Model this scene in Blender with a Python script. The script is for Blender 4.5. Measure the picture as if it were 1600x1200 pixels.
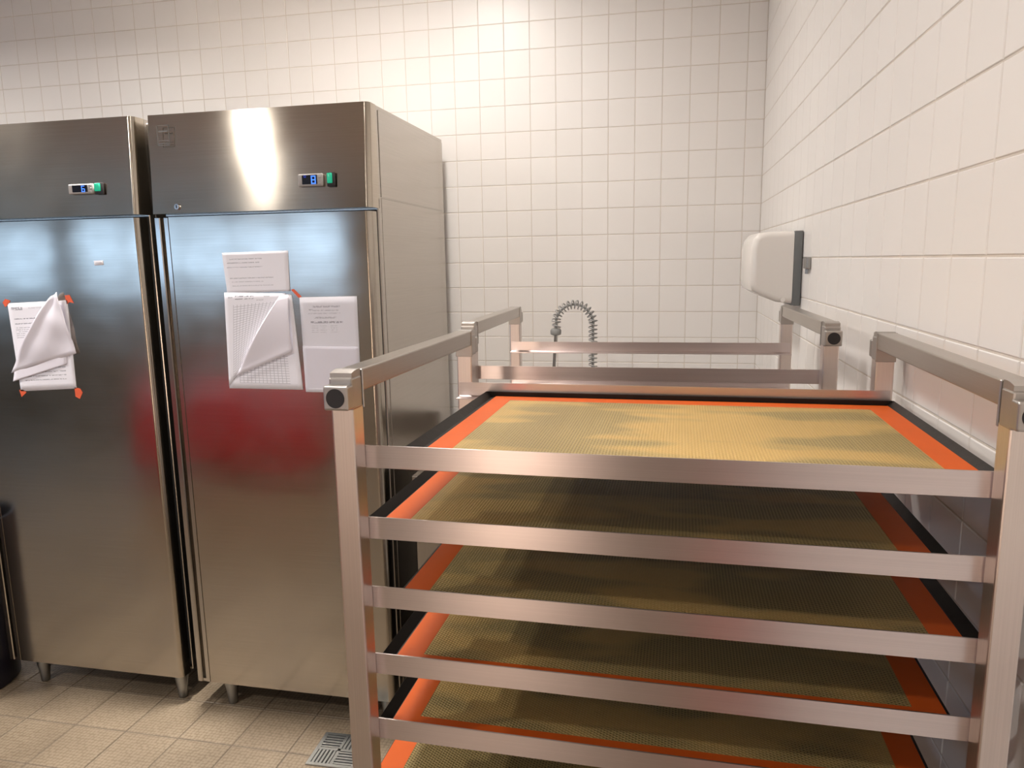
import bpy, bmesh, math, random
from mathutils import Vector, Matrix
random.seed(7)
C = bpy.context.scene.collection
PI = math.pi
for o in list(bpy.data.objects): bpy.data.objects.remove(o)

# ------------------------------------------------------------------ camera, world, lights, exposure
CAM = Vector((-0.33756, -2.91462, 1.54848)); YAW, PIT, ROL, FOC = 0.20884, 0.16569, -0.01702, 1143.24
fw = Vector((-math.sin(YAW)*math.cos(PIT), math.cos(YAW)*math.cos(PIT), -math.sin(PIT)))
rt0 = Vector((math.cos(YAW), math.sin(YAW), 0)); up0 = rt0.cross(fw)
rt = rt0*math.cos(ROL) + up0*math.sin(ROL); up = up0*math.cos(ROL) - rt0*math.sin(ROL)
cd = bpy.data.cameras.new('camera'); cam = bpy.data.objects.new('camera', cd); C.objects.link(cam)
M = Matrix((( rt.x, up.x, -fw.x, CAM.x), (rt.y, up.y, -fw.y, CAM.y), (rt.z, up.z, -fw.z, CAM.z), (0, 0, 0, 1)))
cam.matrix_world = M
cd.sensor_fit = 'HORIZONTAL'; cd.sensor_width = 36; cd.lens = 36*FOC/1600; cd.clip_start = .02
bpy.context.scene.camera = cam
def px(p):
    d = Vector(p)-CAM; z = d.dot(fw)
    if z < .05: return None
    return 800+FOC*d.dot(rt)/z, 600-FOC*d.dot(up)/z

sc = bpy.context.scene
w = bpy.data.worlds.new('world'); sc.world = w; w.use_nodes = True
w.node_tree.nodes['Background'].inputs[0].default_value = (.62, .78, 1, 1)
w.node_tree.nodes['Background'].inputs[1].default_value = 1.2
sc.view_settings.view_transform = 'Standard'; sc.view_settings.look = 'None'
sc.view_settings.exposure = 0.24; sc.view_settings.gamma = 1
CEIL = 2.8
# ceiling spots: x, y, power, disc radius
LAMPS = [(-1.95, -.77, 11.5, .045), (-1.12, -.80, 9.5, .12), (-1.0, -2.45, 8.5, .10), (-3.0, -3.45, 38, .065), (-1.4, -5.5, 14, .12), (-3.5, -1.45, 30, .12)]   # first: narrow spot; last two: added, unseen, to brighten rails and left wall
LAMP_LABELS = ['over the left refrigerator', 'over the sink counter', 'over the tray racks', 'nearest the red cabinet', 'by the wall behind the photographer', 'left of the refrigerators']
WARM = (1.0, .95, .90)
for x, y, p, r in LAMPS:
    l = bpy.data.lights.new('ceiling_lamp_light', 'AREA'); l.shape = 'DISK'; l.size = 2*r; l.energy = p; l.color = WARM; l.spread = math.radians(62 if x == -1.95 else 165)
    o = bpy.data.objects.new('ceiling_lamp_light', l); C.objects.link(o); o.location = (x, y, CEIL-.05)

# ------------------------------------------------------------------ materials
def mat(name, col, rough=.5, metal=0, spec=.5, bump=None, var=None, emit=None, coat=0, objrand=0):
    """bump=(scale,strength) var=(scale,amount) noise colour variation"""
    m = bpy.data.materials.new(name); m.use_nodes = True; nt = m.node_tree; b = nt.nodes['Principled BSDF']
    b.inputs['Base Color'].default_value = (*col, 1); b.inputs['Roughness'].default_value = rough
    b.inputs['Metallic'].default_value = metal; b.inputs['Specular IOR Level'].default_value = spec
    b.inputs['Coat Weight'].default_value = coat
    tc = nt.nodes.new('ShaderNodeTexCoord')
    if bump:
        n = nt.nodes.new('ShaderNodeTexNoise'); n.inputs['Scale'].default_value = bump[0]; n.inputs['Detail'].default_value = 3
        nt.links.new(tc.outputs['Object'], n.inputs['Vector'])
        bp = nt.nodes.new('ShaderNodeBump'); bp.inputs['Strength'].default_value = bump[1]; bp.inputs['Distance'].default_value = .002
        nt.links.new(n.outputs['Fac'], bp.inputs['Height']); nt.links.new(bp.outputs[0], b.inputs['Normal'])
    if var or objrand:
        hs = nt.nodes.new('ShaderNodeHueSaturation'); hs.inputs['Color'].default_value = (*col, 1)
        mr = nt.nodes.new('ShaderNodeMapRange')
        if objrand:
            oi = nt.nodes.new('ShaderNodeObjectInfo'); nt.links.new(oi.outputs['Random'], mr.inputs[0]); a = objrand
        else:
            n = nt.nodes.new('ShaderNodeTexNoise'); n.inputs['Scale'].default_value = var[0]; n.inputs['Detail'].default_value = 5
            nt.links.new(tc.outputs['Object'], n.inputs['Vector']); nt.links.new(n.outputs['Fac'], mr.inputs[0]); a = var[1]
        mr.inputs[3].default_value = 1-a; mr.inputs[4].default_value = 1+a
        nt.links.new(mr.outputs[0], hs.inputs['Value']); nt.links.new(hs.outputs[0], b.inputs['Base Color'])
    if emit:
        b.inputs['Emission Color'].default_value = (*emit[0], 1); b.inputs['Emission Strength'].default_value = emit[1]
    return m

def steel(name, col, rough, aniso=.7, streak=(260, .05), wave=0, smudge=.06, gr='u'):
    m = bpy.data.materials.new(name); m.use_nodes = True; nt = m.node_tree; b = nt.nodes['Principled BSDF']; L = nt.links.new
    b.inputs['Metallic'].default_value = 1; b.inputs['Anisotropic'].default_value = aniso; b.inputs['Anisotropic Rotation'].default_value = .25
    tg = nt.nodes.new('ShaderNodeTangent'); tg.direction_type = 'UV_MAP'; tg.uv_map = 'UVMap'; L(tg.outputs[0], b.inputs['Tangent'])
    uv = nt.nodes.new('ShaderNodeUVMap'); uv.uv_map = 'UVMap'
    mp = nt.nodes.new('ShaderNodeMapping'); mp.inputs['Scale'].default_value = (3, streak[0], 1); L(uv.outputs[0], mp.inputs[0])
    n = nt.nodes.new('ShaderNodeTexNoise'); n.inputs['Scale'].default_value = 1; n.inputs['Detail'].default_value = 2; L(mp.outputs[0], n.inputs['Vector'])
    n2 = nt.nodes.new('ShaderNodeTexNoise'); n2.inputs['Scale'].default_value = 7; n2.inputs['Detail'].default_value = 4; L(uv.outputs[0], n2.inputs['Vector'])
    r1 = nt.nodes.new('ShaderNodeMapRange'); r1.inputs[1].default_value = .2; r1.inputs[2].default_value = .8
    r1.inputs[3].default_value = rough-smudge; r1.inputs[4].default_value = rough+smudge; L(n2.outputs['Fac'], r1.inputs[0]); L(r1.outputs[0], b.inputs['Roughness'])
    r2 = nt.nodes.new('ShaderNodeMapRange'); r2.inputs[3].default_value = .9; r2.inputs[4].default_value = 1.08; L(n.outputs['Fac'], r2.inputs[0])
    hs = nt.nodes.new('ShaderNodeHueSaturation'); hs.inputs['Color'].default_value = (*col, 1); L(r2.outputs[0], hs.inputs['Value']); L(hs.outputs[0], b.inputs['Base Color'])
    bp = nt.nodes.new('ShaderNodeBump'); bp.inputs['Strength'].default_value = streak[1]; bp.inputs['Distance'].default_value = .0006; L(n.outputs['Fac'], bp.inputs['Height'])
    last = bp
    if wave:
        mp3 = nt.nodes.new('ShaderNodeMapping'); mp3.inputs['Scale'].default_value = (3.2, 7, 1); L(uv.outputs[0], mp3.inputs[0])
        n3 = nt.nodes.new('ShaderNodeTexNoise'); n3.inputs['Scale'].default_value = 1; n3.inputs['Detail'].default_value = 1; L(mp3.outputs[0], n3.inputs['Vector'])
        b3 = nt.nodes.new('ShaderNodeBump'); b3.inputs['Strength'].default_value = 1; b3.inputs['Distance'].default_value = wave; L(n3.outputs['Fac'], b3.inputs['Height'])
        L(bp.outputs[0], b3.inputs['Normal']); last = b3
    L(last.outputs[0], b.inputs['Normal'])
    return m

MT = {}
MT['door'] = steel('brushed_door_steel', (.475, .43, .37), .15, .6, (300, .02), wave=.0014, smudge=.03)
MT['case'] = steel('fridge_case_steel', (.50, .465, .42), .19, .5, (300, .02), wave=.0002, smudge=.02)
MT['header'] = steel('fridge_header_steel', (.52, .465, .39), .15, .75, (300, .01), wave=.0006, smudge=.02)
MT['rack'] = steel('rack_steel', (.72, .64, .625), .30, .75, (500, .012), smudge=.03)
MT['post'] = steel('rack_post_steel', (.78, .70, .65), .34, .6, (600, .012), smudge=.04)
MT['tube'] = steel('rack_tube_steel', (.47, .43, .385), .32, .55, (600, .012), smudge=.04)
MT['cast'] = mat('cast_fitting_steel', (.50, .47, .44), .38, 1, bump=(90, .08), var=(30, .12))
MT['chrome'] = mat('chrome', (.78, .77, .75), .12, 1)
MT['grey_metal'] = mat('dull_grey_metal', (.36, .36, .35), .35, 1)
MT['gasket'] = mat('dark_gasket', (.025, .023, .022), .7)
MT['black'] = mat('black_plastic', (.018, .015, .015), .45)
MT['tile'] = mat('glazed_cream_tile', (.85, .816, .78), .38, spec=.5, bump=(14, .2), objrand=.012)
MT['grout'] = mat('grey_beige_grout', (.69, .625, .55), .9, bump=(200, .3), var=(9, .15))
MT['floor_joint'] = mat('brown_floor_joint', (.12, .092, .065), .8)
MT['plaster'] = mat('ceiling_plaster', (.78, .74, .69), .9, bump=(60, .2))
MT['white_plastic'] = mat('white_plastic', (.82, .78, .73), .25, coat=.2)
MT['grey_plastic'] = mat('grey_plastic', (.17, .18, .18), .45)
MT['bezel'] = mat('grey_bezel', (.38, .35, .33), .4)
MT['tape'] = mat('orange_tape', (.80, .13, .05), .45)
MT['wood'] = mat('red_laminate', (.62, .03, .035), .35)
MT['lamp'] = mat('lamp_diffuser', (1, 1, 1), .5, emit=(WARM, 25))
MT['green'] = mat('green_rocker', (.01, .30, .17), .25, emit=((.02, .6, .33), .35))
MT['lcd'] = mat('dark_display', (.008, .008, .014), .15)
MT['blue'] = mat('blue_led', (.02, .08, .5), .4, emit=((.06, .22, 1.0), 1.3))
MT['blue_dim'] = mat('dim_blue_led', (.01, .03, .25), .4, emit=((.02, .06, .8), .35))
MT['tray'] = mat('blackened_tray_steel', (.022, .019, .016), .42, .6, bump=(60, .15), var=(18, .3))
MT['bag'] = mat('black_bin_plastic', (.012, .010, .016), .3)
MT['hose'] = mat('grey_hose', (.30, .30, .285), .5)
MT['coil'] = mat('grey_spring_coating', (.36, .355, .34), .4)
MT['emboss'] = mat('embossed_plate', (.20, .185, .165), .4, 1)
MT['iron'] = mat('drain_steel', (.36, .37, .36), .38, 1, bump=(70, .15))
MT['dark'] = mat('drain_shadow_pit', (.02, .02, .02), .9)

def mat_floor():
    m = mat('beige_quarry_tile', (.22, .175, .122), .45, objrand=.05); nt = m.node_tree; b = nt.nodes['Principled BSDF']; L = nt.links.new
    tc = nt.nodes.new('ShaderNodeNewGeometry')
    mp = nt.nodes.new('ShaderNodeMapping'); mp.inputs['Scale'].default_value = (1, 1, 0); L(tc.outputs['Position'], mp.inputs[0])
    v = nt.nodes.new('ShaderNodeTexVoronoi'); v.inputs['Scale'].default_value = 78; v.inputs['Randomness'].default_value = .3; L(mp.outputs[0], v.inputs['Vector'])
    bp = nt.nodes.new('ShaderNodeBump'); bp.inputs['Strength'].default_value = .7; bp.inputs['Distance'].default_value = .0015; bp.invert = True; L(v.outputs['Distance'], bp.inputs['Height'])
    L(bp.outputs[0], b.inputs['Normal'])
    # darker tone between the studs and broad soiling
    hs = [n for n in nt.nodes if n.type == 'HUE_SAT'][0]
    r = nt.nodes.new('ShaderNodeValToRGB'); r.color_ramp.elements[0].position = .45; r.color_ramp.elements[1].position = .75
    r.color_ramp.elements[0].color = (1, 1, 1, 1); r.color_ramp.elements[1].color = (.70, .66, .62, 1)
    ms = nt.nodes.new('ShaderNodeMath'); ms.operation = 'MULTIPLY'; ms.inputs[1].default_value = 1.3; L(v.outputs['Distance'], ms.inputs[0]); L(ms.outputs[0], r.inputs[0])
    n = nt.nodes.new('ShaderNodeTexNoise'); n.inputs['Scale'].default_value = 4; n.inputs['Detail'].default_value = 6; L(mp.outputs[0], n.inputs['Vector'])
    r2 = nt.nodes.new('ShaderNodeValToRGB'); r2.color_ramp.elements[0].position = .35; r2.color_ramp.elements[1].position = .65
    r2.color_ramp.elements[0].color = (.80, .77, .74, 1); r2.color_ramp.elements[1].color = (1.05, 1.04, 1.02, 1); L(n.outputs['Fac'], r2.inputs[0])
    a = nt.nodes.new('ShaderNodeMix'); a.data_type = 'RGBA'; a.blend_type = 'MULTIPLY'; a.inputs[0].default_value = 1; L(hs.outputs[0], a.inputs[6]); L(r.outputs[0], a.inputs[7])
    c = nt.nodes.new('ShaderNodeMix'); c.data_type = 'RGBA'; c.blend_type = 'MULTIPLY'; c.inputs[0].default_value = 1; L(a.outputs[2], c.inputs[6]); L(r2.outputs[0], c.inputs[7])
    L(c.outputs[2], b.inputs['Base Color'])
    return m
MT['floor'] = mat_floor()

def mat_mesh(seed):
    """woven silicone mat centre: beige hex weave, oily amber patches (object coordinates)"""
    m = bpy.data.materials.new('woven_mat_centre'); m.use_nodes = True; nt = m.node_tree; b = nt.nodes['Principled BSDF']; L = nt.links.new
    def N(t, **k):
        n = nt.nodes.new(t)
        for a, v in k.items(): setattr(n, a, v)
        return n
    tc = N('ShaderNodeTexCoord'); mp = N('ShaderNodeMapping'); mp.inputs['Location'].default_value = (seed*3.1, seed*1.7, 0); L(tc.outputs['Object'], mp.inputs[0])
    sx = N('ShaderNodeSeparateXYZ'); L(tc.outputs['Object'], sx.inputs[0])
    def mth(op, a, bb=None, c=None):
        n = N('ShaderNodeMath', operation=op)
        for i, v in enumerate((a, bb, c)):
            if v is None: continue
            if isinstance(v, (int, float)): n.inputs[i].default_value = v
            else: L(v, n.inputs[i])
        return n.outputs[0]
    k = 2*PI/.0036
    s1 = mth('SINE', mth('MULTIPLY', sx.outputs[0], k))
    s2 = mth('SINE', mth('ADD', mth('MULTIPLY', sx.outputs[0], k*.5), mth('MULTIPLY', sx.outputs[1], k*.866)))
    s3 = mth('SINE', mth('SUBTRACT', mth('MULTIPLY', sx.outputs[0], k*.5), mth('MULTIPLY', sx.outputs[1], k*.866)))
    dots = mth('ADD', mth('ADD', s1, s2), s3)
    n1 = N('ShaderNodeTexNoise'); n1.inputs['Scale'].default_value = 4.2; n1.inputs['Detail'].default_value = 2
    mp2 = N('ShaderNodeMapping'); mp2.inputs['Scale'].default_value = (1, 2.4, 1); L(mp.outputs[0], mp2.inputs[0]); L(mp2.outputs[0], n1.inputs['Vector'])
    oil = N('ShaderNodeMapRange'); oil.inputs[1].default_value = .48; oil.inputs[2].default_value = .57; L(n1.outputs['Fac'], oil.inputs[0])
    dotm = N('ShaderNodeMapRange'); dotm.inputs[1].default_value = -.2; dotm.inputs[2].default_value = 1.8; L(dots, dotm.inputs[0])
    dm = mth('MULTIPLY', dotm.outputs[0], mth('SUBTRACT', 1.0, mth('MULTIPLY', oil.outputs[0], .75)))
    cr = N('ShaderNodeMix', data_type='RGBA'); cr.inputs[6].default_value = (.50, .375, .155, 1); cr.inputs[7].default_value = (.16, .105, .025, 1); L(dm, cr.inputs[0])
    oc = N('ShaderNodeMix', data_type='RGBA'); oc.inputs[7].default_value = (.72, .46, .15, 1); L(cr.outputs[2], oc.inputs[6]); L(mth('MULTIPLY', oil.outputs[0], .65), oc.inputs[0])
    n4 = N('ShaderNodeTexNoise'); n4.inputs['Scale'].default_value = 2.6; n4.inputs['Detail'].default_value = 4; L(mp.outputs[0], n4.inputs['Vector'])
    st = N('ShaderNodeMapRange'); st.inputs[1].default_value = .35; st.inputs[2].default_value = .7; st.inputs[3].default_value = 1.08; st.inputs[4].default_value = .80; L(n4.outputs['Fac'], st.inputs[0])
    hs = N('ShaderNodeHueSaturation'); L(oc.outputs[2], hs.inputs['Color']); L(st.outputs[0], hs.inputs['Value']); L(hs.outputs[0], b.inputs['Base Color'])
    b.inputs['Roughness'].default_value = .5; b.inputs['Specular IOR Level'].default_value = .3
    bp = N('ShaderNodeBump'); bp.inputs['Strength'].default_value = .35; bp.inputs['Distance'].default_value = .0006; bp.invert = True; L(dots, bp.inputs['Height']); L(bp.outputs[0], b.inputs['Normal'])
    return m
MT['mat_orange'] = mat('orange_silicone', (.74, .125, .014), .5, spec=.22, bump=(25, .2), var=(9, .16))

def mat_paper(name, rows=(), grid=None, base=(.88, .865, .92)):
    """printed page; UV 0..1.  rows = (v_centre, u0, u1, half_height, darkness, word_scale); grid=(u0,u1,v0,v1,nu,nv)"""
    m = bpy.data.materials.new(name); m.use_nodes = True; nt = m.node_tree; b = nt.nodes['Principled BSDF']; L = nt.links.new
    b.inputs['Roughness'].default_value = .75
    uv = nt.nodes.new('ShaderNodeUVMap'); uv.uv_map = 'UVMap'; s = nt.nodes.new('ShaderNodeSeparateXYZ'); L(uv.outputs[0], s.inputs[0])
    def mth(op, a, bb=None, c=None):
        n = nt.nodes.new('ShaderNodeMath'); n.operation = op
        for i, v in enumerate((a, bb, c)):
            if v is None: continue
            if isinstance(v, (int, float)): n.inputs[i].default_value = v
            else: L(v, n.inputs[i])
        return n.outputs[0]
    U, V = s.outputs[0], s.outputs[1]
    ink = None
    def add(x):
        nonlocal ink
        ink = x if ink is None else mth('MAXIMUM', ink, x)
    def box(u0, u1, v0, v1):
        a = mth('COMPARE', U, (u0+u1)/2, (u1-u0)/2); c = mth('COMPARE', V, (v0+v1)/2, (v1-v0)/2)
        return mth('MULTIPLY', a, c)
    mp = nt.nodes.new('ShaderNodeMapping'); mp.inputs['Scale'].default_value = (42, 60, 1); L(uv.outputs[0], mp.inputs[0])
    wn = nt.nodes.new('ShaderNodeTexNoise'); wn.inputs['Scale'].default_value = 1; wn.inputs['Detail'].default_value = 1; L(mp.outputs[0], wn.inputs['Vector'])
    word = mth('GREATER_THAN', wn.outputs['Fac'], .44)
    for vc, u0, u1, hh, dk in rows:
        add(mth('MULTIPLY', mth('MULTIPLY', box(u0, u1, vc-hh, vc+hh), word), dk))
    if grid:
        u0, u1, v0, v1, nu, nv = grid
        fu = mth('FRACT', mth('MULTIPLY', mth('SUBTRACT', U, u0), nu/(u1-u0))); fv = mth('FRACT', mth('MULTIPLY', mth('SUBTRACT', V, v0), nv/(v1-v0)))
        g = mth('MAXIMUM', mth('LESS_THAN', fu, .14), mth('LESS_THAN', fv, .2))
        add(mth('MULTIPLY', mth('MULTIPLY', box(u0, u1, v0, v1), g), .45))
    mx = nt.nodes.new('ShaderNodeMix'); mx.data_type = 'RGBA'; mx.inputs[6].default_value = (*base, 1); mx.inputs[7].default_value = (.10, .10, .13, 1)
    if ink is None: mx.inputs[0].default_value = 0
    else: L(ink, mx.inputs[0])
    L(mx.outputs[2], b.inputs['Base Color'])
    return m

# ------------------------------------------------------------------ mesh helpers
class MB:
    def __init__(s): s.bm = bmesh.new()
    def box(s, a, b, bev=0, seg=2, edges=None):
        """axis box a..b; edges: None all, or axis letter -> bevel only the edges along it"""
        r = bmesh.ops.create_cube(s.bm, size=1)
        vs = r['verts']
        for v in vs: v.co = Vector([(a[i]+b[i])/2 + v.co[i]*(b[i]-a[i]) for i in range(3)])
        if bev:
            es = list({e for v in vs for e in v.link_edges})
            if edges:
                k = 'XYZ'.index(edges)
                es = [e for e in es if abs((e.verts[0].co-e.verts[1].co).normalized()[k]) > .9]
            bmesh.ops.bevel(s.bm, geom=es, offset=bev, segments=seg, profile=.5, affect='EDGES', clamp_overlap=True)
        return s
    def prism(s, pts, axis, a, b):
        """polygon pts (2-D, in the other two axes in XYZ order) extruded from a to b along axis"""
        k = 'XYZ'.index(axis); oth = [i for i in range(3) if i != k]
        def mk(t):
            o = []
            for p in pts:
                c = [0, 0, 0]; c[k] = t; c[oth[0]] = p[0]; c[oth[1]] = p[1]; o.append(s.bm.verts.new(c))
            return o
        A, B = mk(a), mk(b); n = len(pts)
        s.bm.faces.new(A); s.bm.faces.new(B[::-1])
        for i in range(n): s.bm.faces.new((A[i], B[i], B[(i+1) % n], A[(i+1) % n]))
        bmesh.ops.recalc_face_normals(s.bm, faces=s.bm.faces[:])
        return s
    def cyl(s, c0, c1, r0, r1=None, n=24):
        c0, c1 = Vector(c0), Vector(c1); r1 = r0 if r1 is None else r1; d = (c1-c0)
        q = d.to_track_quat('Z', 'Y').to_matrix().to_4x4(); q.translation = (c0+c1)/2
        bmesh.ops.create_cone(s.bm, cap_ends=True, segments=n, radius1=r0, radius2=r1, depth=d.length, matrix=q)
        return s
    def lathe(s, prof, c=(0, 0, 0), n=32):
        rings = []
        for r, z in prof:
            rings.append([s.bm.verts.new((c[0]+r*math.cos(2*PI*i/n), c[1]+r*math.sin(2*PI*i/n), c[2]+z)) for i in range(n)])
        for A, B in zip(rings, rings[1:]):
            for i in range(n): s.bm.faces.new((A[i], A[(i+1) % n], B[(i+1) % n], B[i]))
        s.bm.faces.new(rings[0][::-1]); s.bm.faces.new(rings[-1])
        bmesh.ops.recalc_face_normals(s.bm, faces=s.bm.faces[:])
        return s
    def tube(s, pts, r, n=8):
        pts = [Vector(p) for p in pts]; rings = []; ref = None
        for i, p in enumerate(pts):
            t = (pts[min(i+1, len(pts)-1)]-pts[max(i-1, 0)]).normalized()
            if ref is None: ref = t.orthogonal().normalized()
            ref = (ref - t*ref.dot(t)).normalized(); bi = t.cross(ref)
            rings.append([s.bm.verts.new(p + (ref*math.cos(2*PI*k/n)+bi*math.sin(2*PI*k/n))*r) for k in range(n)])
        for A, B in zip(rings, rings[1:]):
            for k in range(n): s.bm.faces.new((A[k], A[(k+1) % n], B[(k+1) % n], B[k]))
        s.bm.faces.new(rings[0][::-1]); s.bm.faces.new(rings[-1])
        return s
    def build(s, name, m, parent=None, grain='X', smooth=False, loc=None):
        me = bpy.data.meshes.new(name); bm = s.bm
        g = 'XYZ'.index(grain); uvl = bm.loops.layers.uv.new('UVMap')
        for f in bm.faces:
            n = f.normal; k = max(range(3), key=lambda i: abs(n[i]))
            if k != g: u = g; v = [i for i in range(3) if i not in (k, g)][0]
            else: u, v = [i for i in range(3) if i != k]
            for l in f.loops: l[uvl].uv = (l.vert.co[u], l.vert.co[v])
            f.smooth = smooth
        bm.to_mesh(me); bm.free()
        if smooth and hasattr(me, 'set_sharp_from_angle'): me.set_sharp_from_angle(angle=math.radians(35))
        me.materials.append(m)
        o = bpy.data.objects.new(name, me); C.objects.link(o)
        if parent: o.parent = parent
        if loc: o.location = loc
        return o
def tag(o, label=None, cat=None, group=None, kind=None):
    if label: o['label'] = label
    if cat: o['category'] = cat
    if group: o['group'] = group
    if kind: o['kind'] = kind
    return o
def thing(name, label, cat, loc=(0, 0, 0), rz=0, group=None):
    o = bpy.data.objects.new(name, None); C.objects.link(o); o.location = loc; o.rotation_euler = (0, 0, rz); o.empty_display_size = .05
    return tag(o, label, cat, group)
def copy_tree(o, parent=None):
    c = o.copy(); C.objects.link(c); c.parent = parent
    for ch in list(o.children): copy_tree(ch, c)
    return c

# ------------------------------------------------------------------ setting
XL, YF = -9.6, -6.3            # far left wall and the wall behind the camera
def slab(name, a, b, m):
    return tag(MB().box(a, b).build(name, m), kind='structure')
wall_back = slab('wall_back', (XL-.2, .0012, -.1), (.2, .2, CEIL+.1), MT['grout'])
wall_right = slab('wall_right', (.0012, YF-.2, -.1), (.2, .0025, CEIL+.1), MT['grout'])
floor = slab('floor', (XL-.2, YF-.2, -.2), (.0025, .0025, -.0018), MT['floor_joint'])
ceiling = slab('ceiling', (XL, YF, CEIL), (0, 0, CEIL+.15), MT['plaster'])
wall_left = slab('wall_left', (XL-.2, YF-.2, -.003), (XL, .0025, CEIL), MT['plaster'])

def tile_bm(bm, w, h, t, g, M):
    """chamfered tile, footprint w x h less the joint g, face at z=0, depth t; M places it"""
    a, b = w/2-g/2, h/2-g/2; c = .0012
    lo = [bm.verts.new(M @ Vector((x*a, y*b, -t))) for x, y in ((-1, -1), (1, -1), (1, 1), (-1, 1))]
    md = [bm.verts.new(M @ Vector((x*a, y*b, -c*.8))) for x, y in ((-1, -1), (1, -1), (1, 1), (-1, 1))]
    hi = [bm.verts.new(M @ Vector((x*(a-c), y*(b-c), 0))) for x, y in ((-1, -1), (1, -1), (1, 1), (-1, 1))]
    bm.faces.new(hi)
    for A, B in ((lo, md), (md, hi)):
        for i in range(4): bm.faces.new((A[i], A[(i+1) % 4], B[(i+1) % 4], B[i]))
def lines(lo, hi, off, p):
    """joint positions off + k*p clipped to lo..hi"""
    k = math.ceil((lo-off)/p - 1e-6); o = [lo]
    while off+k*p < hi-.012:
        if off+k*p > lo+.012: o.append(off+k*p)
        k += 1
    return o+[hi]
def tiles(parent, us, vs, place, m, t, g, limit, tilt, vis):
    cells = []
    for a, b in zip(us, us[1:]):
        for c, d in zip(vs, vs[1:]):
            M_ = place((a+b)/2, (c+d)/2); p = M_.translation; q = px(p); size = -1
            if q and -30 < q[0] < 1630 and -30 < q[1] < 1230 and vis(q):
                size = 1/(Vector(p)-CAM).length
            cells.append((size, b-a, d-c, M_))
    cells.sort(key=lambda c: -c[0])
    cache = {}; st = bmesh.new()
    for i, (s_, w_, h_, M_) in enumerate(cells):
        R_ = Matrix.Rotation(random.gauss(0, tilt), 4, 'X') @ Matrix.Rotation(random.gauss(0, tilt), 4, 'Y')
        if s_ > 0 and i < limit:
            k = (round(w_, 4), round(h_, 4))
            if k not in cache:
                bm = bmesh.new(); tile_bm(bm, w_, h_, t, g, Matrix()); me = bpy.data.meshes.new('tile'); bm.to_mesh(me); bm.free(); me.materials.append(m); cache[k] = me
            o = bpy.data.objects.new('tile', cache[k]); C.objects.link(o); o.parent = parent; o.matrix_local = M_ @ R_
        else: tile_bm(st, w_, h_, t, g, M_ @ R_)
    me = bpy.data.meshes.new('tile_field'); st.to_mesh(me); st.free(); me.materials.append(m)
    o = bpy.data.objects.new('tile_field', me); C.objects.link(o); o.parent = parent; o['kind'] = 'stuff'
def mtx(x, y, z, p):
    M_ = Matrix((x, y, z)).transposed().to_4x4(); M_.translation = p; return M_
X, Y, Z = Vector((1, 0, 0)), Vector((0, 1, 0)), Vector((0, 0, 1))
zl = lines(0, CEIL, .0457, .1)
tiles(wall_back, lines(XL, 0, -.0649, .1), zl, lambda u, v: mtx(X, Z, -Y, (u, 0, v)), MT['tile'], .006, .0026, 300, .0013,
      lambda q: not (q[0] < 700 and q[1] > 215) and q[1] < 620 and q[0] < 1200)
tiles(wall_right, lines(YF, 0, -.0223, .1), zl, lambda u, v: mtx(-Y, Z, -X, (0, u, v)), MT['tile'], .006, .0026, 300, .0013,
      lambda q: q[1] < 900)
tiles(floor, lines(XL, 0, -.105, .2), lines(YF, 0, -.183, .2), lambda u, v: mtx(X, Y, Z, (u, v, 0)), MT['floor'], .006, .0045, 300, .0012,
      lambda q: True)

# wall behind the camera and two unseen windows added for the doors' blue reflections
WZ0, WZ1 = 1.32, 2.12
wins = [(-6.65, -3.25), (-9.1, -7.05)]
mb = MB(); xs = [XL-.2] + [v for a in sorted(wins) for v in a] + [.2]
for i in range(0, len(xs), 2): mb.box((xs[i], YF-.2, -.003), (xs[i+1], YF, CEIL))
for a, b in wins: mb.box((a, YF-.2, -.003), (b, YF, WZ0)); mb.box((a, YF-.2, WZ1), (b, YF, CEIL))
wall_front = tag(mb.build('wall_front', mat('cream_paint', (.46, .40, .33), .7, bump=(50, .1))), kind='structure')  # cream darkened so the header panel reflects a dim wall
pane_glow = mat('daylit_pane', (.6, .7, .8), .3, emit=((.45, .68, 1.0), 3.0))  # added glow for the blue band mirrored in the doors
for i, (a, b) in enumerate(wins):
    w_ = tag(bpy.data.objects.new('window_%d' % (i+1), None), kind='structure'); C.objects.link(w_)
    n = 4 if i == 0 else 2; W_ = (b-a)/n
    fr = MB()
    for k in range(n+1): fr.box((a+k*W_-.03, YF-.12, WZ0), (a+k*W_+.03, YF-.04, WZ1))
    fr.box((a, YF-.12, WZ0), (b, YF-.04, WZ0+.05)); fr.box((a, YF-.12, WZ1-.05), (b, YF-.04, WZ1))
    fr.build('window_frame', MT['white_plastic'], w_)
    for k in range(n): MB().box((a+k*W_+.03, YF-.1, WZ0+.05), (a+(k+1)*W_-.03, YF-.09, WZ1-.05)).build('pane', pane_glow, w_)

for (x, y, p, r), lb in zip(LAMPS, LAMP_LABELS):
    t = thing('ceiling_light', 'round white ceiling spot '+lb, 'light', (x, y, CEIL-.045), group='ceiling spots above the frame')
    MB().lathe([(r+.03, 0), (r+.035, .01), (r+.03, .045)] + [(r, .0449)]).build('housing', MT['white_plastic'], t, smooth=True)
    MB().cyl((0, 0, -.003), (0, 0, -.001), r+.01).build('diffuser', MT['lamp'], t)

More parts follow.
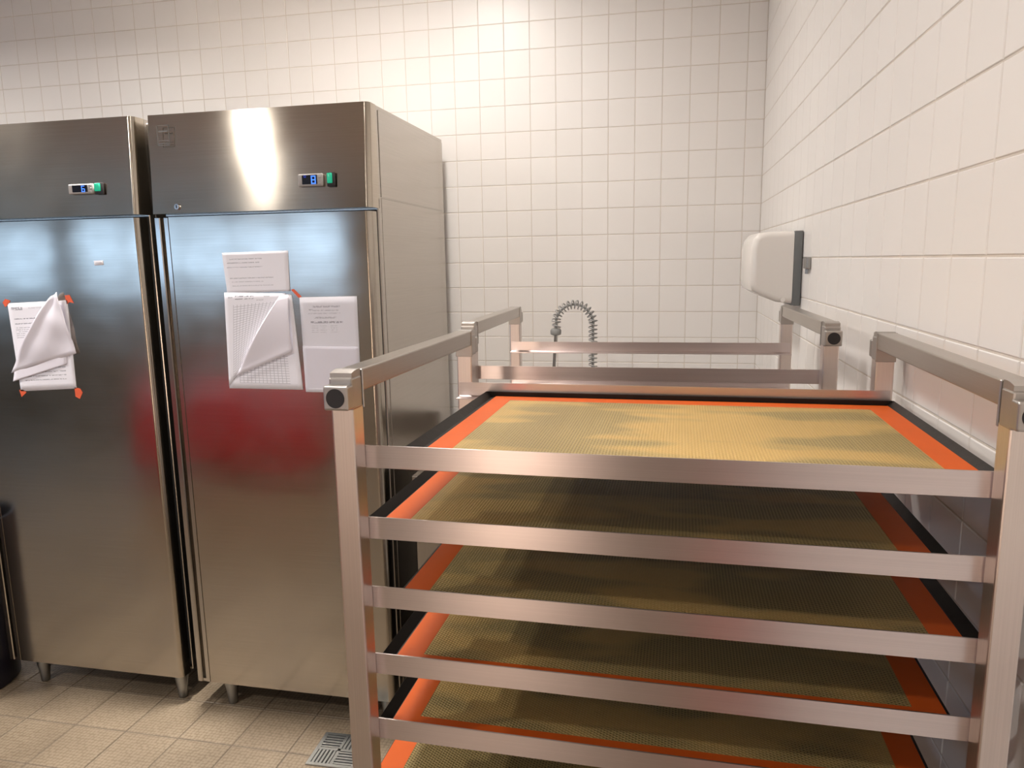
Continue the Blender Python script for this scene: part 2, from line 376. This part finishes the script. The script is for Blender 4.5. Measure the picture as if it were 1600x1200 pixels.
# ------------------------------------------------------------------ refrigerators
FW, FD = .74, .741
def make_fridge(name, label):
    t = thing(name, label, 'refrigerator')
    # origin: floor under front left corner; x right, y back
    zb, zh, zt = .1036, 1.7165, 2.0206
    body = MB().box((0, .058, zb), (FW, FD, zh+.03), .004, 2, 'Z').build('body', MT['case'], t, 'Y')
    MB().box((.004, .050, zb+.02), (FW-.004, .0585, zh-.004)).build('door_gasket', MT['gasket'], body)
    pf = [(0, .07), (0, .001), (.001, 0)] + [(FW-.018+.018*math.sin(PI/2*i/8), .018-.018*math.cos(PI/2*i/8)) for i in range(9)] + [(FW, .07)]
    hb = MB().prism(pf, 'Z', zh, zt)
    for v in hb.bm.verts:
        if v.co.y < .035: v.co.y += .017*(v.co.z-zh)/(zt-zh)
    hd = hb.build('header_panel', MT['header'], t, 'X', smooth=True)
    MB().box((.002, .069, zh+.028), (FW-.0005, FD, zt-.001), .003, 2, 'Z').build('top_casing', MT['case'], t, 'Y')
    # side skin below the machine compartment seam
    MB().box((FW-.001, .085, zb+.01), (FW+.0014, FD-.004, 1.7481), .001, 1).build('side_panel', MT['case'], t, 'Y')
    MB().box((FW-.001, .085, 1.7515), (FW+.0014, FD-.004, zt-.012), .001, 1).build('upper_side_panel', MT['case'], t, 'Y')
    # door: vertical grip channel on the left, rolled edge on the right
    dz0, dz1 = zb, zh-.0105
    prof = [(.052, .045), (.052, .0015), (.0535, 0)]
    n = 8; r = .02
    for i in range(n+1):
        a = PI/2*i/n; prof.append((FW-.002-r+r*math.sin(a), r-r*math.cos(a)))
    prof += [(FW-.002, .045)]
    door = MB().prism(prof, 'Z', dz0-.004, dz1).build('door', MT['door'], t, 'X', smooth=True)
    # grip channel: outer lip, hollow, inner strip
    g = [(.001, .045), (.001, .004), (.004, 0), (.019, 0), (.0215, .003), (.0215, .030), (.030, .034), (.0335, .012), (.036, .001), (.0495, .001), (.0505, .003), (.0505, .045)]
    hnd = MB().prism(g, 'Z', dz0-.004, dz1-.002).build('handle', MT['case'], door, 'Z', smooth=False)
    MB().box((.022, .004, dz0-.004), (.050, .040, dz0+.006)).build('handle_end_cap', MT['case'], hnd, 'X')
    for x in (.105, FW-.042):
        for y in (.045, FD-.08):
            f = MB().lathe([(.014, 0), (.016, .004), (.017, .03), (.023, .075), (.023, zb-.0005)], (x, y, 0), 20).build('foot', MT['grey_metal'], t, smooth=True)
    return t
def controls(t, x0, x1, s0, s1, z0, z1, digits):
    c = MB().box((x0, -.009, z0), (x1, .001, z1), .004, 3).build('thermostat', MT['bezel'], t, smooth=True)
    w_ = x1-x0
    MB().box((x0+w_*.17, -.0098, z0+.006), (x1-w_*.21, -.0085, z1-.004), .0008, 1).build('display_screen', MT['lcd'], c)
    mb = MB()
    for k in range(3): mb.box((x1-w_*.16, -.0105, z0+.005+k*.009), (x1-w_*.05, -.0085, z0+.011+k*.009), .001, 1)
    mb.build('button', MT['bezel'], c)
    def seg(xc, zc, h, which, m):
        w = h*.5; th = h*.13; b = MB()
        if 'a' in which: b.box((xc-w/2, -.0104, zc+h/2-th), (xc+w/2, -.0097, zc+h/2))
        if 'g' in which: b.box((xc-w/2, -.0104, zc-th/2), (xc+w/2, -.0097, zc+th/2))
        if 'd' in which: b.box((xc-w/2, -.0104, zc-h/2), (xc+w/2, -.0097, zc-h/2+th))
        for k, (sx, sz) in {'f': (-1, 1), 'b': (1, 1), 'e': (-1, -1), 'c': (1, -1)}.items():
            if k in which: b.box((xc+sx*w/2-th/2, -.0104, zc+(0 if sz > 0 else -h/2)), (xc+sx*w/2+th/2, -.0097, zc+(h/2 if sz > 0 else 0)))
        b.build('digit', m, c)
    for f, h, which, m, dz in digits: seg(x0+w_*f, (z0+z1)/2+dz, h, which, MT[m])
    s = MB().box((s0, -.006, z0-.003), (s1, .001, z1+.002), .003, 2).build('power_switch', MT['black'], t, smooth=True)
    MB().box((s0+.002, -.010, z0+.007), (s1-.008, -.005, z1), .003, 2).build('rocker', MT['green'], s, smooth=True)
F2 = make_fridge('refrigerator', 'tall stainless upright refrigerator nearer the tray rack, with three white sheets on its door')
F2.location = (-1.944, -.809, 0)
F1 = copy_tree(F2); F1.location = (-2.740, -.809, .002)
F1['label'] = 'tall stainless upright refrigerator cut by the photo\'s left edge, taped sheets on its door'
for f in (F1, F2): f['group'] = 'upright refrigerators'
controls(F1, .499, .592, .595, .627, 1.785, 1.817, [(.62, .020, 'afgedc', 'blue', 0)])
controls(F2, .513, .593, .605, .632, 1.782, 1.819, [(.30, .011, 'abfg', 'blue_dim', .008), (.64, .024, 'abcdefg', 'blue', 0)])
lk = MB().cyl((.090, -.005, 1.737), (.090, .002, 1.737), .0085, n=20).build('lock', MT['chrome'], F2, smooth=True)
MB().box((.0886, -.0058, 1.732), (.0914, -.0049, 1.742)).build('keyhole', MT['black'], lk)
mb = MB()
x0, x1, z0, z1 = .042, .084, 1.924, 1.985
for a, b in (((x0, z0), (x1, z0+.0015)), ((x0, z1-.0015), (x1, z1)), ((x0, z0), (x0+.0015, z1)), ((x1-.0015, z0), (x1, z1)),
             ((x0+.006, z1-.020), (x1-.006, z1-.0165)), ((x0+.004, z0+.014), (x1-.004, z0+.0155)), ((x0+.004, z0+.006), (x1-.004, z0+.0075))):
    mb.box((a[0], -.0008, a[1]), (b[0], .001, b[1]))
mb.build('embossed_badge', MT['emboss'], F2)

# ------------------------------------------------------------------ papers on the doors
DY = -.809
def sheet(name, pts, m, parent=None, off=None, nu=14, nv=14, thick=.0004):
    """quad page from four (x,z) corners TL,TR,BR,BL; off(u,v) = stand-off from the door towards the room"""
    bm = bmesh.new(); uvl = bm.loops.layers.uv.new('UVMap'); g = []
    TL, TR, BR, BL = [Vector(p) for p in pts]
    for j in range(nv+1):
        r = []
        for i in range(nu+1):
            u, v = i/nu, j/nv
            p = (TL*(1-u)+TR*u)*(1-v) + (BL*(1-u)+BR*u)*v
            r.append(bm.verts.new((p.x, DY-.0006-(off(u, v) if off else .0), p.y)))
        g.append(r)
    for j in range(nv):
        for i in range(nu):
            f = bm.faces.new((g[j][i], g[j+1][i], g[j+1][i+1], g[j][i+1])); f.smooth = True
            for l, (a, b) in zip(f.loops, ((i, j), (i, j+1), (i+1, j+1), (i+1, j))): l[uvl].uv = (a/nu, 1-b/nv)
    me = bpy.data.meshes.new(name); bm.to_mesh(me); bm.free(); me.materials.append(m)
    o = bpy.data.objects.new(name, me); C.objects.link(o)
    if parent: o.parent = parent
    so = o.modifiers.new('thickness', 'SOLIDIFY'); so.thickness = thick; so.offset = 0
    return o
def tape(parent, pts, off=.0012, lab=None):
    bm = bmesh.new(); vs = [bm.verts.new((x, DY-off, z)) for x, z in pts]; f = bm.faces.new(vs)
    r = bmesh.ops.extrude_face_region(bm, geom=[f])
    for v in r['geom']:
        if isinstance(v, bmesh.types.BMVert): v.co.y += off-.0002
    bmesh.ops.recalc_face_normals(bm, faces=bm.faces[:])
    me = bpy.data.meshes.new('tape'); bm.to_mesh(me); bm.free(); me.materials.append(MT['tape'])
    o = bpy.data.objects.new('tape', me); C.objects.link(o); o.parent = parent; o['label'] = lab or 'orange tape'
plain = mat_paper('blank_page_back', base=(.84, .81, .88))
sm = lambda a, b, x: max(0, min(1, (x-a)/(b-a)))
# handwritten note
nt_rows = [(.83, .10, .60, .012, .45), (.74, .06, .56, .012, .5), (.63, .05, .60, .010, .5), (.36, .07, .76, .012, .45), (.27, .1, .6, .010, .35), (.17, .10, .75, .010, .35)]
o = sheet('note', ((-1.711, 1.591), (-1.483, 1.594), (-1.485, 1.469), (-1.703, 1.465)), mat_paper('handwritten_note', nt_rows), off=lambda u, v: .0015*u*v)
tag(o, 'small landscape handwritten note, topmost of the sheets on the refrigerator door', 'paper')
# chart sheets with a curled front page
rows = [(.955, .18, .50, .008, .7), (.925, .18, .52, .006, .6), (.945, .06, .14, .006, .5), (.95, .66, .76, .006, .5), (.90, .55, .68, .005, .4)]
chart = mat_paper('printed_chart', rows, (.15, .84, .06, .86, 13, 30))
t = thing('paper_sheets', 'stack of printed chart sheets with a curled front page, below the handwritten note', 'paper')
sheet('chart_page', ((-1.708, 1.464), (-1.480, 1.458), (-1.462, 1.158), (-1.722, 1.158)), chart, t, lambda u, v: .0005)
sheet('chart_page', ((-1.713, 1.467), (-1.500, 1.463), (-1.600, 1.300), (-1.722, 1.166)), mat_paper('printed_chart_front', rows, (.15, 1.0, .0, .86, 13, 30)), t, lambda u, v: .0016+.012*u*u*v)
sheet('curled_corner', ((-1.514, 1.458), (-1.488, 1.459), (-1.487, 1.280), (-1.690, 1.200)), plain, t, lambda u, v: .004+.022*math.sin(PI*min(1, v+.1))*(1-.6*u)+.006*v)
tape(t, ((-1.482, 1.474), (-1.472, 1.476), (-1.447, 1.452), (-1.457, 1.448)))
# plastic sleeve with printed notice
rows = [(.80, .22, .70, .009, .6), (.735, .15, .22, .007, .6), (.72, .22, .70, .006, .45), (.66, .22, .7, .006, .4), (.655, .14, .24, .006, .5), (.57, .24, .62, .009, .55), (.475, .17, .74, .010, .8)]
rows = [(.5+r[0]*.5, *r[1:]) for r in rows] + [(.70-.022*k, u, u+.12, .0035, .4) for k in range(4) for u in (.18, .33, .52)]
t = thing('paper_sleeve', 'printed notice in a clear sleeve, right of the curled chart sheets', 'paper')
sheet('page', ((-1.455, 1.450), (-1.264, 1.452), (-1.266, 1.154), (-1.452, 1.152)), mat_paper('printed_notice', rows), t, lambda u, v: .0035*max(0, (v-.52))*u)
pl = mat('clear_sleeve', (.82, .80, .83), .12); pl.node_tree.nodes['Principled BSDF'].inputs['Alpha'].default_value = .18
sheet('clear_sleeve', ((-1.452, 1.4505), (-1.262, 1.453), (-1.263, 1.153), (-1.451, 1.151)), pl, t, lambda u, v: .0035+.0006*math.sin(5*u))
sheet('lower_page', ((-1.454, 1.298), (-1.268, 1.297), (-1.267, 1.153), (-1.452, 1.152)), plain, t, lambda u, v: .0012+.001*v)
# taped sheets on the left refrigerator
rows = [(.935, .05, .24, .018, .6), (.935, .34, .6, .008, .25), (.82, .08, .6, .005, .8), (.765, .08, .6, .005, .7)] + [(.72-.022*k, .08, .55, .004, .5) for k in range(6)] + [(.30-.045*k, .1, .85, .006, .55) for k in range(5)]
t = thing('taped_sheets', 'stapled sheets with a crumpled front page, held by orange tape on the left refrigerator', 'paper')
sheet('page', ((-2.541, 1.437), (-2.300, 1.446), (-2.304, 1.146), (-2.532, 1.132)), mat_paper('printed_list', rows), t, lambda u, v: .0004)
sheet('middle_page', ((-2.530, 1.250), (-2.320, 1.290), (-2.330, 1.230), (-2.557, 1.166)), plain, t, lambda u, v: .003+.003*math.sin(PI*u))
sheet('crumpled_page', ((-2.352, 1.458), (-2.325, 1.474), (-2.282, 1.268), (-2.560, 1.196)), plain, t,
      lambda u, v: .005+.024*math.sin(PI*min(1, .15+v*.85))*(1-.5*u)+.003*math.sin(8*u+5*v)+.002*math.sin(13*v-6*u))
tape(t, ((-2.560, 1.440), (-2.548, 1.452), (-2.528, 1.446), (-2.536, 1.434), (-2.552, 1.424)))
tape(t, ((-2.308, 1.462), (-2.290, 1.464), (-2.276, 1.436), (-2.292, 1.440), (-2.304, 1.432)))
tape(t, ((-2.538, 1.136), (-2.522, 1.138), (-2.510, 1.128), (-2.532, 1.112)))
tape(t, ((-2.312, 1.150), (-2.290, 1.146), (-2.282, 1.132), (-2.296, 1.110), (-2.312, 1.118)))
o = sheet('label_sticker', ((-2.181, 1.574), (-2.146, 1.575), (-2.145, 1.560), (-2.180, 1.559)), mat_paper('small_label', [(.5, .15, .85, .18, .35)]), nu=2, nv=2)
tag(o, 'tiny white label sticker high on the left refrigerator door', 'sticker')

# ------------------------------------------------------------------ sink cabinet with spray tap
t = thing('sink_cabinet', 'stainless counter cabinet between the refrigerator and the tiled corner, seen behind the rack', 'cabinet', (-1.133, -.752, 0))
CW, CDp = 1.0, .742
MB().box((0, 0, .845), (CW, CDp, .872), .003, 2).build('worktop', MT['case'], t)
MB().box((0, CDp-.015, .872), (CW, CDp, .93)).build('backsplash', MT['case'], t)
MB().box((.006, .012, .12), (CW-.006, CDp-.02, .845)).build('carcass', MT['case'], t, 'Z')
for k in range(2):
    a = .036+k*.47
    d = MB().box((a, -.006, .15), (a+.455, .0115, .815), .003, 2).build('door', MT['case'], t, 'Z')
    MB().box((a+(.40 if k == 0 else .02), -.026, .55), (a+(.415 if k == 0 else .035), -.005, .70), .004, 2).build('handle', MT['chrome'], d)
for x in (.05, CW-.05):
    for y in (.05, CDp-.07): MB().cyl((x, y, 0), (x, y, .121), .02, n=16).build('leg', MT['grey_metal'], t, smooth=True)

t = thing('spray_tap', 'grey pre-rinse spray hose with a coiled spring arching above the far rack rails', 'tap', (-.652, -.35, .8745))
# path of the hose in the XZ plane, local
path = []
for k in range(20): path.append(Vector((.064, 0, .05+.40*k/19)))
R_ = .067
for k in range(1, 25):
    a = PI*k/26; path.append(Vector((-.001+R_*math.cos(a)*1.0, 0, .45+.073*math.sin(a))))
path += [Vector((-.064, 0, .450)), Vector((-.066, 0, .440))]
MB().tube(path, .0048, 8).build('hose', MT['hose'], t, smooth=True)
MB().lathe([(.024, 0), (.024, .012), (.012, .018), (.012, .06)], (.064, 0, 0), 24).build('base', MT['chrome'], t, smooth=True)
# spring helix around it
L_ = [0]
for a, b in zip(path, path[1:]): L_.append(L_[-1]+(b-a).length)
def at(s):
    for i in range(len(path)-1):
        if L_[i+1] >= s or i == len(path)-2:
            f = (s-L_[i])/(L_[i+1]-L_[i]); return path[i].lerp(path[i+1], f), (path[i+1]-path[i]).normalized()
pitch = .0145; pts = []; n = 14; tot = L_[-1]-.03; k = 0
while k*pitch/n < tot:
    s = .03+k*pitch/n; p, d = at(s); nn = Vector((-d.z, 0, d.x)); a = 2*PI*k/n
    pts.append(p + nn*.0145*math.cos(a) + Y*.0145*math.sin(a)); k += 1
MB().tube(pts, .0023, 6).build('spring', MT['coil'], t, smooth=True)
MB().lathe([(.010, -.002), (.0185, .002), (.0195, .008), (.0195, .016), (.016, .022), (.009, .024)], (-.067, 0, .415), 24).build('collar', MT['hose'], t, smooth=True)
MB().tube([(-.067, 0, .42), (-.0685, 0, .39), (-.072, 0, .34), (-.076, 0, .27), (-.078, 0, .22)], .0058, 10).build('spray_tube', MT['grey_metal'], t, smooth=True)
MB().lathe([(.010, 0), (.018, .004), (.016, .05), (.008, .06)], (-.078, 0, .165), 20).build('spray_head', MT['black'], t, smooth=True)

# ------------------------------------------------------------------ dispenser, wall catch
t = thing('towel_dispenser', 'white rounded wall dispenser with a dark grey back plate on the right wall', 'dispenser', (0, -.92, 1.424))
MB().box((-.023, 0, .0), (-.0015, .26, .190), .003, 2).build('back_plate', MT['grey_plastic'], t, smooth=True)
prof = [(-.023, .006), (-.060, .010), (-.095, .024), (-.122, .040), (-.127, .060), (-.126, .150), (-.121, .172), (-.108, .186), (-.085, .1895), (-.023, .190)]
cv = MB().prism(prof, 'Y', -.002, .262)
es = [e for e in cv.bm.edges if abs((e.verts[0].co-e.verts[1].co).y) < .01 and not all(abs(v.co.x+.023) < 1e-4 for v in e.verts)]
bmesh.ops.bevel(cv.bm, geom=es, offset=.016, segments=5, profile=.5, affect='EDGES', clamp_overlap=True)
cv.build('cover', MT['white_plastic'], t, smooth=True)
MB().cyl((-.045, -.004, .016), (-.045, .0, .016), .006, n=14).build('lock_button', MT['white_plastic'], t, smooth=True)

t = thing('wall_catch', 'small grey metal catch on the tiles beside the white dispenser', 'catch', (0, -1.034, 1.516))
MB().box((-.011, 0, .004), (-.0005, .046, .031), .002, 2).build('plate', MT['grey_metal'], t)
mb = MB()
for k in range(3): mb.cyl((-.006, .010+k*.013, -.009), (-.006, .010+k*.013, .005), .0016, n=8)
mb.build('prongs', MT['grey_metal'], t)

# ------------------------------------------------------------------ tray racks
RW, RD, RH, P_ = .650, .467, 1.440, .025
RTOP, PIT_, NL = 1.357, .0803, 15
def make_rack(label):
    t = thing('tray_rack', label, 'rack')
    for x in (0, RW-P_):
        for y in (0, RD-P_):
            MB().box((x, y, .095), (x+P_, y+P_, 1.402), .002, 2, 'Z').build('post', MT['post'], t, 'Z')
            front = y == 0; s = 1 if front else -1; yo = 0 if front else RD     # s: direction into the rack
            def Yf(v): return yo+s*v
            def bx(mb, x0, x1, a, b, z0, z1, bev=.001, seg=2):
                mb.box((x0, min(Yf(a), Yf(b)), z0), (x1, max(Yf(a), Yf(b)), z1), bev, seg)
            mb = MB()
            bx(mb, x-.0005, x+P_+.0005, -.001, .0225, 1.400, 1.434, .002)                 # elbow core
            bx(mb, x-.001, x+P_+.001, -.014, .001, 1.402, 1.4275, .0022, 3)           # stub towards the outside
            bx(mb, x-.0012, x+P_+.0012, .0235, .0262, 1.3985, 1.4400, .0008, 1)       # flange against the rail
            e = mb.build('corner_fitting', MT['cast'], t)
            arch = []
            for k in range(9):
                f = k/8; arch.append((.001+.0215*f, 1.4365+.0045*math.sin(PI*(.15+.5*f))))
            arch += [(.0225, 1.433), (.001, 1.433)]
            m2 = MB().prism([(Yf(a), b) for a, b in arch], 'X', x+.0005, x+P_-.0005); m2.build('strap', MT['cast'], e, smooth=True)
            m3 = MB().cyl((x+P_/2, Yf(-.0134), 1.4148), (x+P_/2, Yf(-.0146), 1.4148), .0100, n=32); m3.build('end_plug', MT['black'], e, smooth=True)
        MB().box((x, .0262, 1.4165), (x+P_, RD-.0262, RH), .0015, 2, 'Y').build('top_rail', MT['tube'], t, 'Y')
        MB().box((x, P_, .12), (x+P_, RD-P_, .145), .0015, 2, 'Y').build('bottom_rail', MT['tube'], t, 'Y')
    # ledges (angle profiles welded inside the posts); local y,z profile with small rolled foot
    h = .0245; ly = P_+.0003
    pf = [(0, 0), (0, h), (.0018, h), (.0018, .0034), (.0050, .0018), (.024, .0018), (.024, 0), (.0012, -.0006)]
    mf = mb = None
    for k in range(NL):
        z = RTOP-h-k*PIT_
        if k == 0:
            f = MB().prism([(ly+a, b) for a, b in pf], 'X', .004, RW-.004).build('ledge', MT['rack'], t, 'X'); f.location.z = z
            b = MB().prism([(RD-ly-a, b) for a, b in pf], 'X', .004, RW-.004).build('ledge', MT['rack'], t, 'X'); b.location.z = z
        else:
            for s_ in (f, b):
                c = s_.copy(); C.objects.link(c); c.parent = t; c.location.z = z
    for x in (P_/2, RW-P_/2):
        for y in (P_/2, RD-P_/2):
            c = MB().cyl((x, y, .085), (x, y, .096), .016, n=16).build('caster', MT['grey_metal'], t, smooth=True)
            for sx in (-1, 1): MB().box((x+sx*.017-.0015, y-.015, .03), (x+sx*.017+.0015, y+.025, .086)).build('fork', MT['grey_metal'], c)
            MB().cyl((x-.013, y+.01, .0375), (x+.013, y+.01, .0375), .0375, n=28).build('wheel', MT['black'], c, smooth=True)
    return t
R1 = make_rack('stainless tray rack nearest the camera, loaded with trays on orange mats'); R1.location = (-.6758, -2.2256, 0); R1.rotation_euler.z = -.0177
R2 = copy_tree(R1); R2.location = (-.7043, -1.625, .003); R2.rotation_euler.z = .0083
R2['label'] = 'empty stainless tray rack standing behind the loaded one'
R1['group'] = R2['group'] = 'tray racks by the right wall'
# the foot of the second rack stands on the floor too
R2.location.z = 0

# ------------------------------------------------------------------ trays with mats
def yrot(u, v, z):
    c, s = math.cos(-.0177), math.sin(-.0177); return (-.6758+c*u-s*v, -2.2256+s*u+c*v, z)
TW, TD = .600, .402
def make_tray(nm, label, u0, k, mu0, mu1, seed, over_l=False, over_r=False):
    zb_ = RTOP-.0245-k*PIT_+.0021
    t = thing(nm, label, 'tray', yrot(u0, .0325, zb_), -.0177, group='black trays in the near rack')
    # flat pan: floor, low raised lip on both ends
    th = .0012; lip = .009
    pr = [(0, lip), (.0006, lip+.0006), (.011, th), (TW-.011, th), (TW-.0006, lip+.0006), (TW, lip), (TW-.0095, 0), (.0095, 0)]
    if over_l: pr[0], pr[1], pr[2], pr[7] = (0, .0005), (.0002, th), (.004, th), (.001, 0)
    if over_r: pr[3], pr[4], pr[5], pr[6] = (TW-.004, th), (TW-.0002, th), (TW, .0005), (TW-.001, 0)
    pan = MB().prism([(a, b) for a, b in pr], 'Y', 0, TD)
    if not over_l: pan.box((.002, TD-.002, .0004), (TW-.002, TD, .0095))
    if not over_l and k == 0: pan.box((.002, 0, .0004), (TW-.002, .0015, .0095))
    pan.build('pan', MT['tray'], t, 'X')
    m = thing('baking_mat', label.replace('black steel tray', 'orange-edged woven baking mat').replace('holding a mat', 'lying on its tray'), 'mat', yrot(u0, .0325, zb_+th+.0003), -.0177, group='silicone mats on the trays')
    a, b = mu0-u0, mu1-u0; y0, y1 = .003, TD-.0065; bw = .030; h = .0016
    # border frame as four mitred strips in one mesh, centre as its own part
    fr = MB(); bm = fr.bm
    o4 = [(a, y0), (b, y0), (b, y1), (a, y1)]; i4 = [(a+bw, y0+bw), (b-bw, y0+bw), (b-bw, y1-bw), (a+bw, y1-bw)]
    for zz in (0, h):
        V = [bm.verts.new((*p, zz)) for p in o4]; W = [bm.verts.new((*p, zz)) for p in i4]
        for i in range(4): bm.faces.new((V[i], V[(i+1) % 4], W[(i+1) % 4], W[i]))
        if zz == 0: V0, W0 = V, W
    for i in range(4): bm.faces.new((V0[i], V0[(i+1) % 4], V[(i+1) % 4], V[i])); bm.faces.new((W0[i], W0[(i+1) % 4], W[(i+1) % 4], W[i]))
    bmesh.ops.recalc_face_normals(bm, faces=bm.faces[:])
    fr.build('border', MT['mat_orange'], m)
    MB().box((a+bw-.001, y0+bw-.001, .0002), (b-bw+.001, y1-bw+.001, h-.0002)).build('woven_centre', mat_mesh(seed), m)
ords = ['topmost black steel tray in the near rack, holding a mat', 'second black steel tray from the top of the near rack, holding a mat', 'third black steel tray from the top, holding a mat',
        'fourth black steel tray from the top, holding a mat', 'fifth black steel tray from the top, holding a mat', 'sixth black steel tray from the top of the near rack, holding a mat', 'black steel tray, lowest in the near rack, holding a mat']
spec = [(.050, .068, .641, 0, 0), (.008, .022, .598, 0, 0), (.042, .046, .628, 1, 0), (.022, .036, .618, 0, 1), (.016, .029, .612, 0, 1), (-.002, .0, .585, 1, 0), (.020, .032, .608, 0, 0)]
for k, (u0, m0, m1, ol, orr) in enumerate(spec): make_tray('baking_tray', ords[k], u0, k, m0, m1, k+1, ol, orr)

# ------------------------------------------------------------------ floor drain, bin
t = thing('floor_drain', 'square slotted metal drain grate set in the floor by the rack post', 'drain', (-1.345, -.945, .0005), .03)
MB().box((-.075, -.075, -.001), (.075, .075, .0012)).build('pit', MT['dark'], t)  # flat dark plate; the drain hollow's shade is put into its colour
rim = MB()
for a, b in (((-.08, -.08), (.08, -.068)), ((-.08, .068), (.08, .08)), ((-.08, -.068), (-.068, .068)), ((.068, -.068), (.08, .068)), ((-.005, -.068), (.005, .068)), ((-.068, -.005), (.068, .005))):
    rim.box((*a, 0), (*b, .004))
rim.build('grate_frame', MT['iron'], t)
for qx, qy, hor in ((-1, 1, 1), (1, 1, 0), (-1, -1, 0), (1, -1, 1)):
    for k in range(5):
        c = .005+.063*(k+.5)/5
        if k in (0, 1, 2, 3, 4):
            if hor: MB().box((min(qx*.005, qx*.068), qy*c-.0036, 0), (max(qx*.005, qx*.068), qy*c+.0036, .0035)).build('grate_bar', MT['iron'], t)
            else: MB().box((qx*c-.0036, min(qy*.005, qy*.068), 0), (qx*c+.0036, max(qy*.005, qy*.068), .0035)).build('grate_bar', MT['iron'], t)
t = thing('waste_bin', 'black round plastic bin at the far left beside the left refrigerator', 'bin', (-2.937, -.84, 0))
MB().lathe([(.182, 0), (.188, .006), (.190, .30), (.193, .62), (.192, .64), (.184, .64), (.180, .60), (.178, .02)], n=40).build('barrel', MT['bag'], t, smooth=True)

# ------------------------------------------------------------------ unseen things added behind the camera for their reflections
t = thing('red_cabinet', 'low red laminate cabinet behind the camera, showing only as a red reflection in the doors', 'cabinet', (-3.95, -3.9, 0))  # added to tint the door reflections red
MB().box((0, 0, .10), (1.35, .45, .62), .004, 2).build('carcass', MT['wood'], t)
for k in range(3): MB().box((.01+k*.447, .45, .12), (.44+k*.447, .468, .60), .003, 2).build('door', MT['wood'], t)
MB().box((-.01, -.01, .62), (1.36, .475, .65), .003, 2).build('top', MT['wood'], t)
for x in (.05, 1.30):
    for y in (.05, .40): MB().cyl((x, y, 0), (x, y, .101), .02, n=12).build('foot', MT['grey_metal'], t)

t = thing('deck_oven', 'stainless oven with glowing glass doors, behind the camera, reflected in the rack rails', 'oven', (-1.78, -6.15, 0))
MB().box((0, 0, .12), (.95, .75, 1.55), .006, 2).build('body', MT['case'], t, 'X')
glow = mat('oven_glass_glow', (.9, .6, .3), .3, emit=((1, .76, .6), 6.0))  # added warm glow, mirrored as highlights along the rails
for k in range(3):
    d = MB().box((.04, .75, .18+k*.45), (.91, .785, .60+k*.45), .004, 2).build('oven_door', MT['case'], t, 'X')
    MB().box((.28, .785, .25+k*.45), (.74, .788, .50+k*.45)).build('oven_glass', glow, d)
    MB().cyl((.12, .82, .56+k*.45), (.83, .82, .56+k*.45), .012, n=12).build('handle', MT['chrome'], d, smooth=True)
for x in (.06, .89):
    for y in (.06, .69): MB().cyl((x, y, 0), (x, y, .121), .025, n=12).build('foot', MT['grey_metal'], t)
t = thing('fire_extinguisher', 'red fire extinguisher behind the camera, showing as a red patch on the second rail', 'extinguisher', (-.16, -4.0, 0))  # added as the red source mirrored in a rail
MB().lathe([(.075, 0), (.085, .02), (.085, .50), (.06, .56), (.025, .58), (.025, .62)], n=28).build('cylinder_body', mat('red_enamel', (.85, .02, .02), .3), t, smooth=True)
MB().box((-.07, -.012, .62), (.05, .012, .66), .004, 2).build('valve_lever', MT['black'], t)
MB().tube([(.03, 0, .63), (.09, 0, .60), (.11, 0, .45), (.105, 0, .20)], .010, 8).build('hose', MT['black'], t, smooth=True)
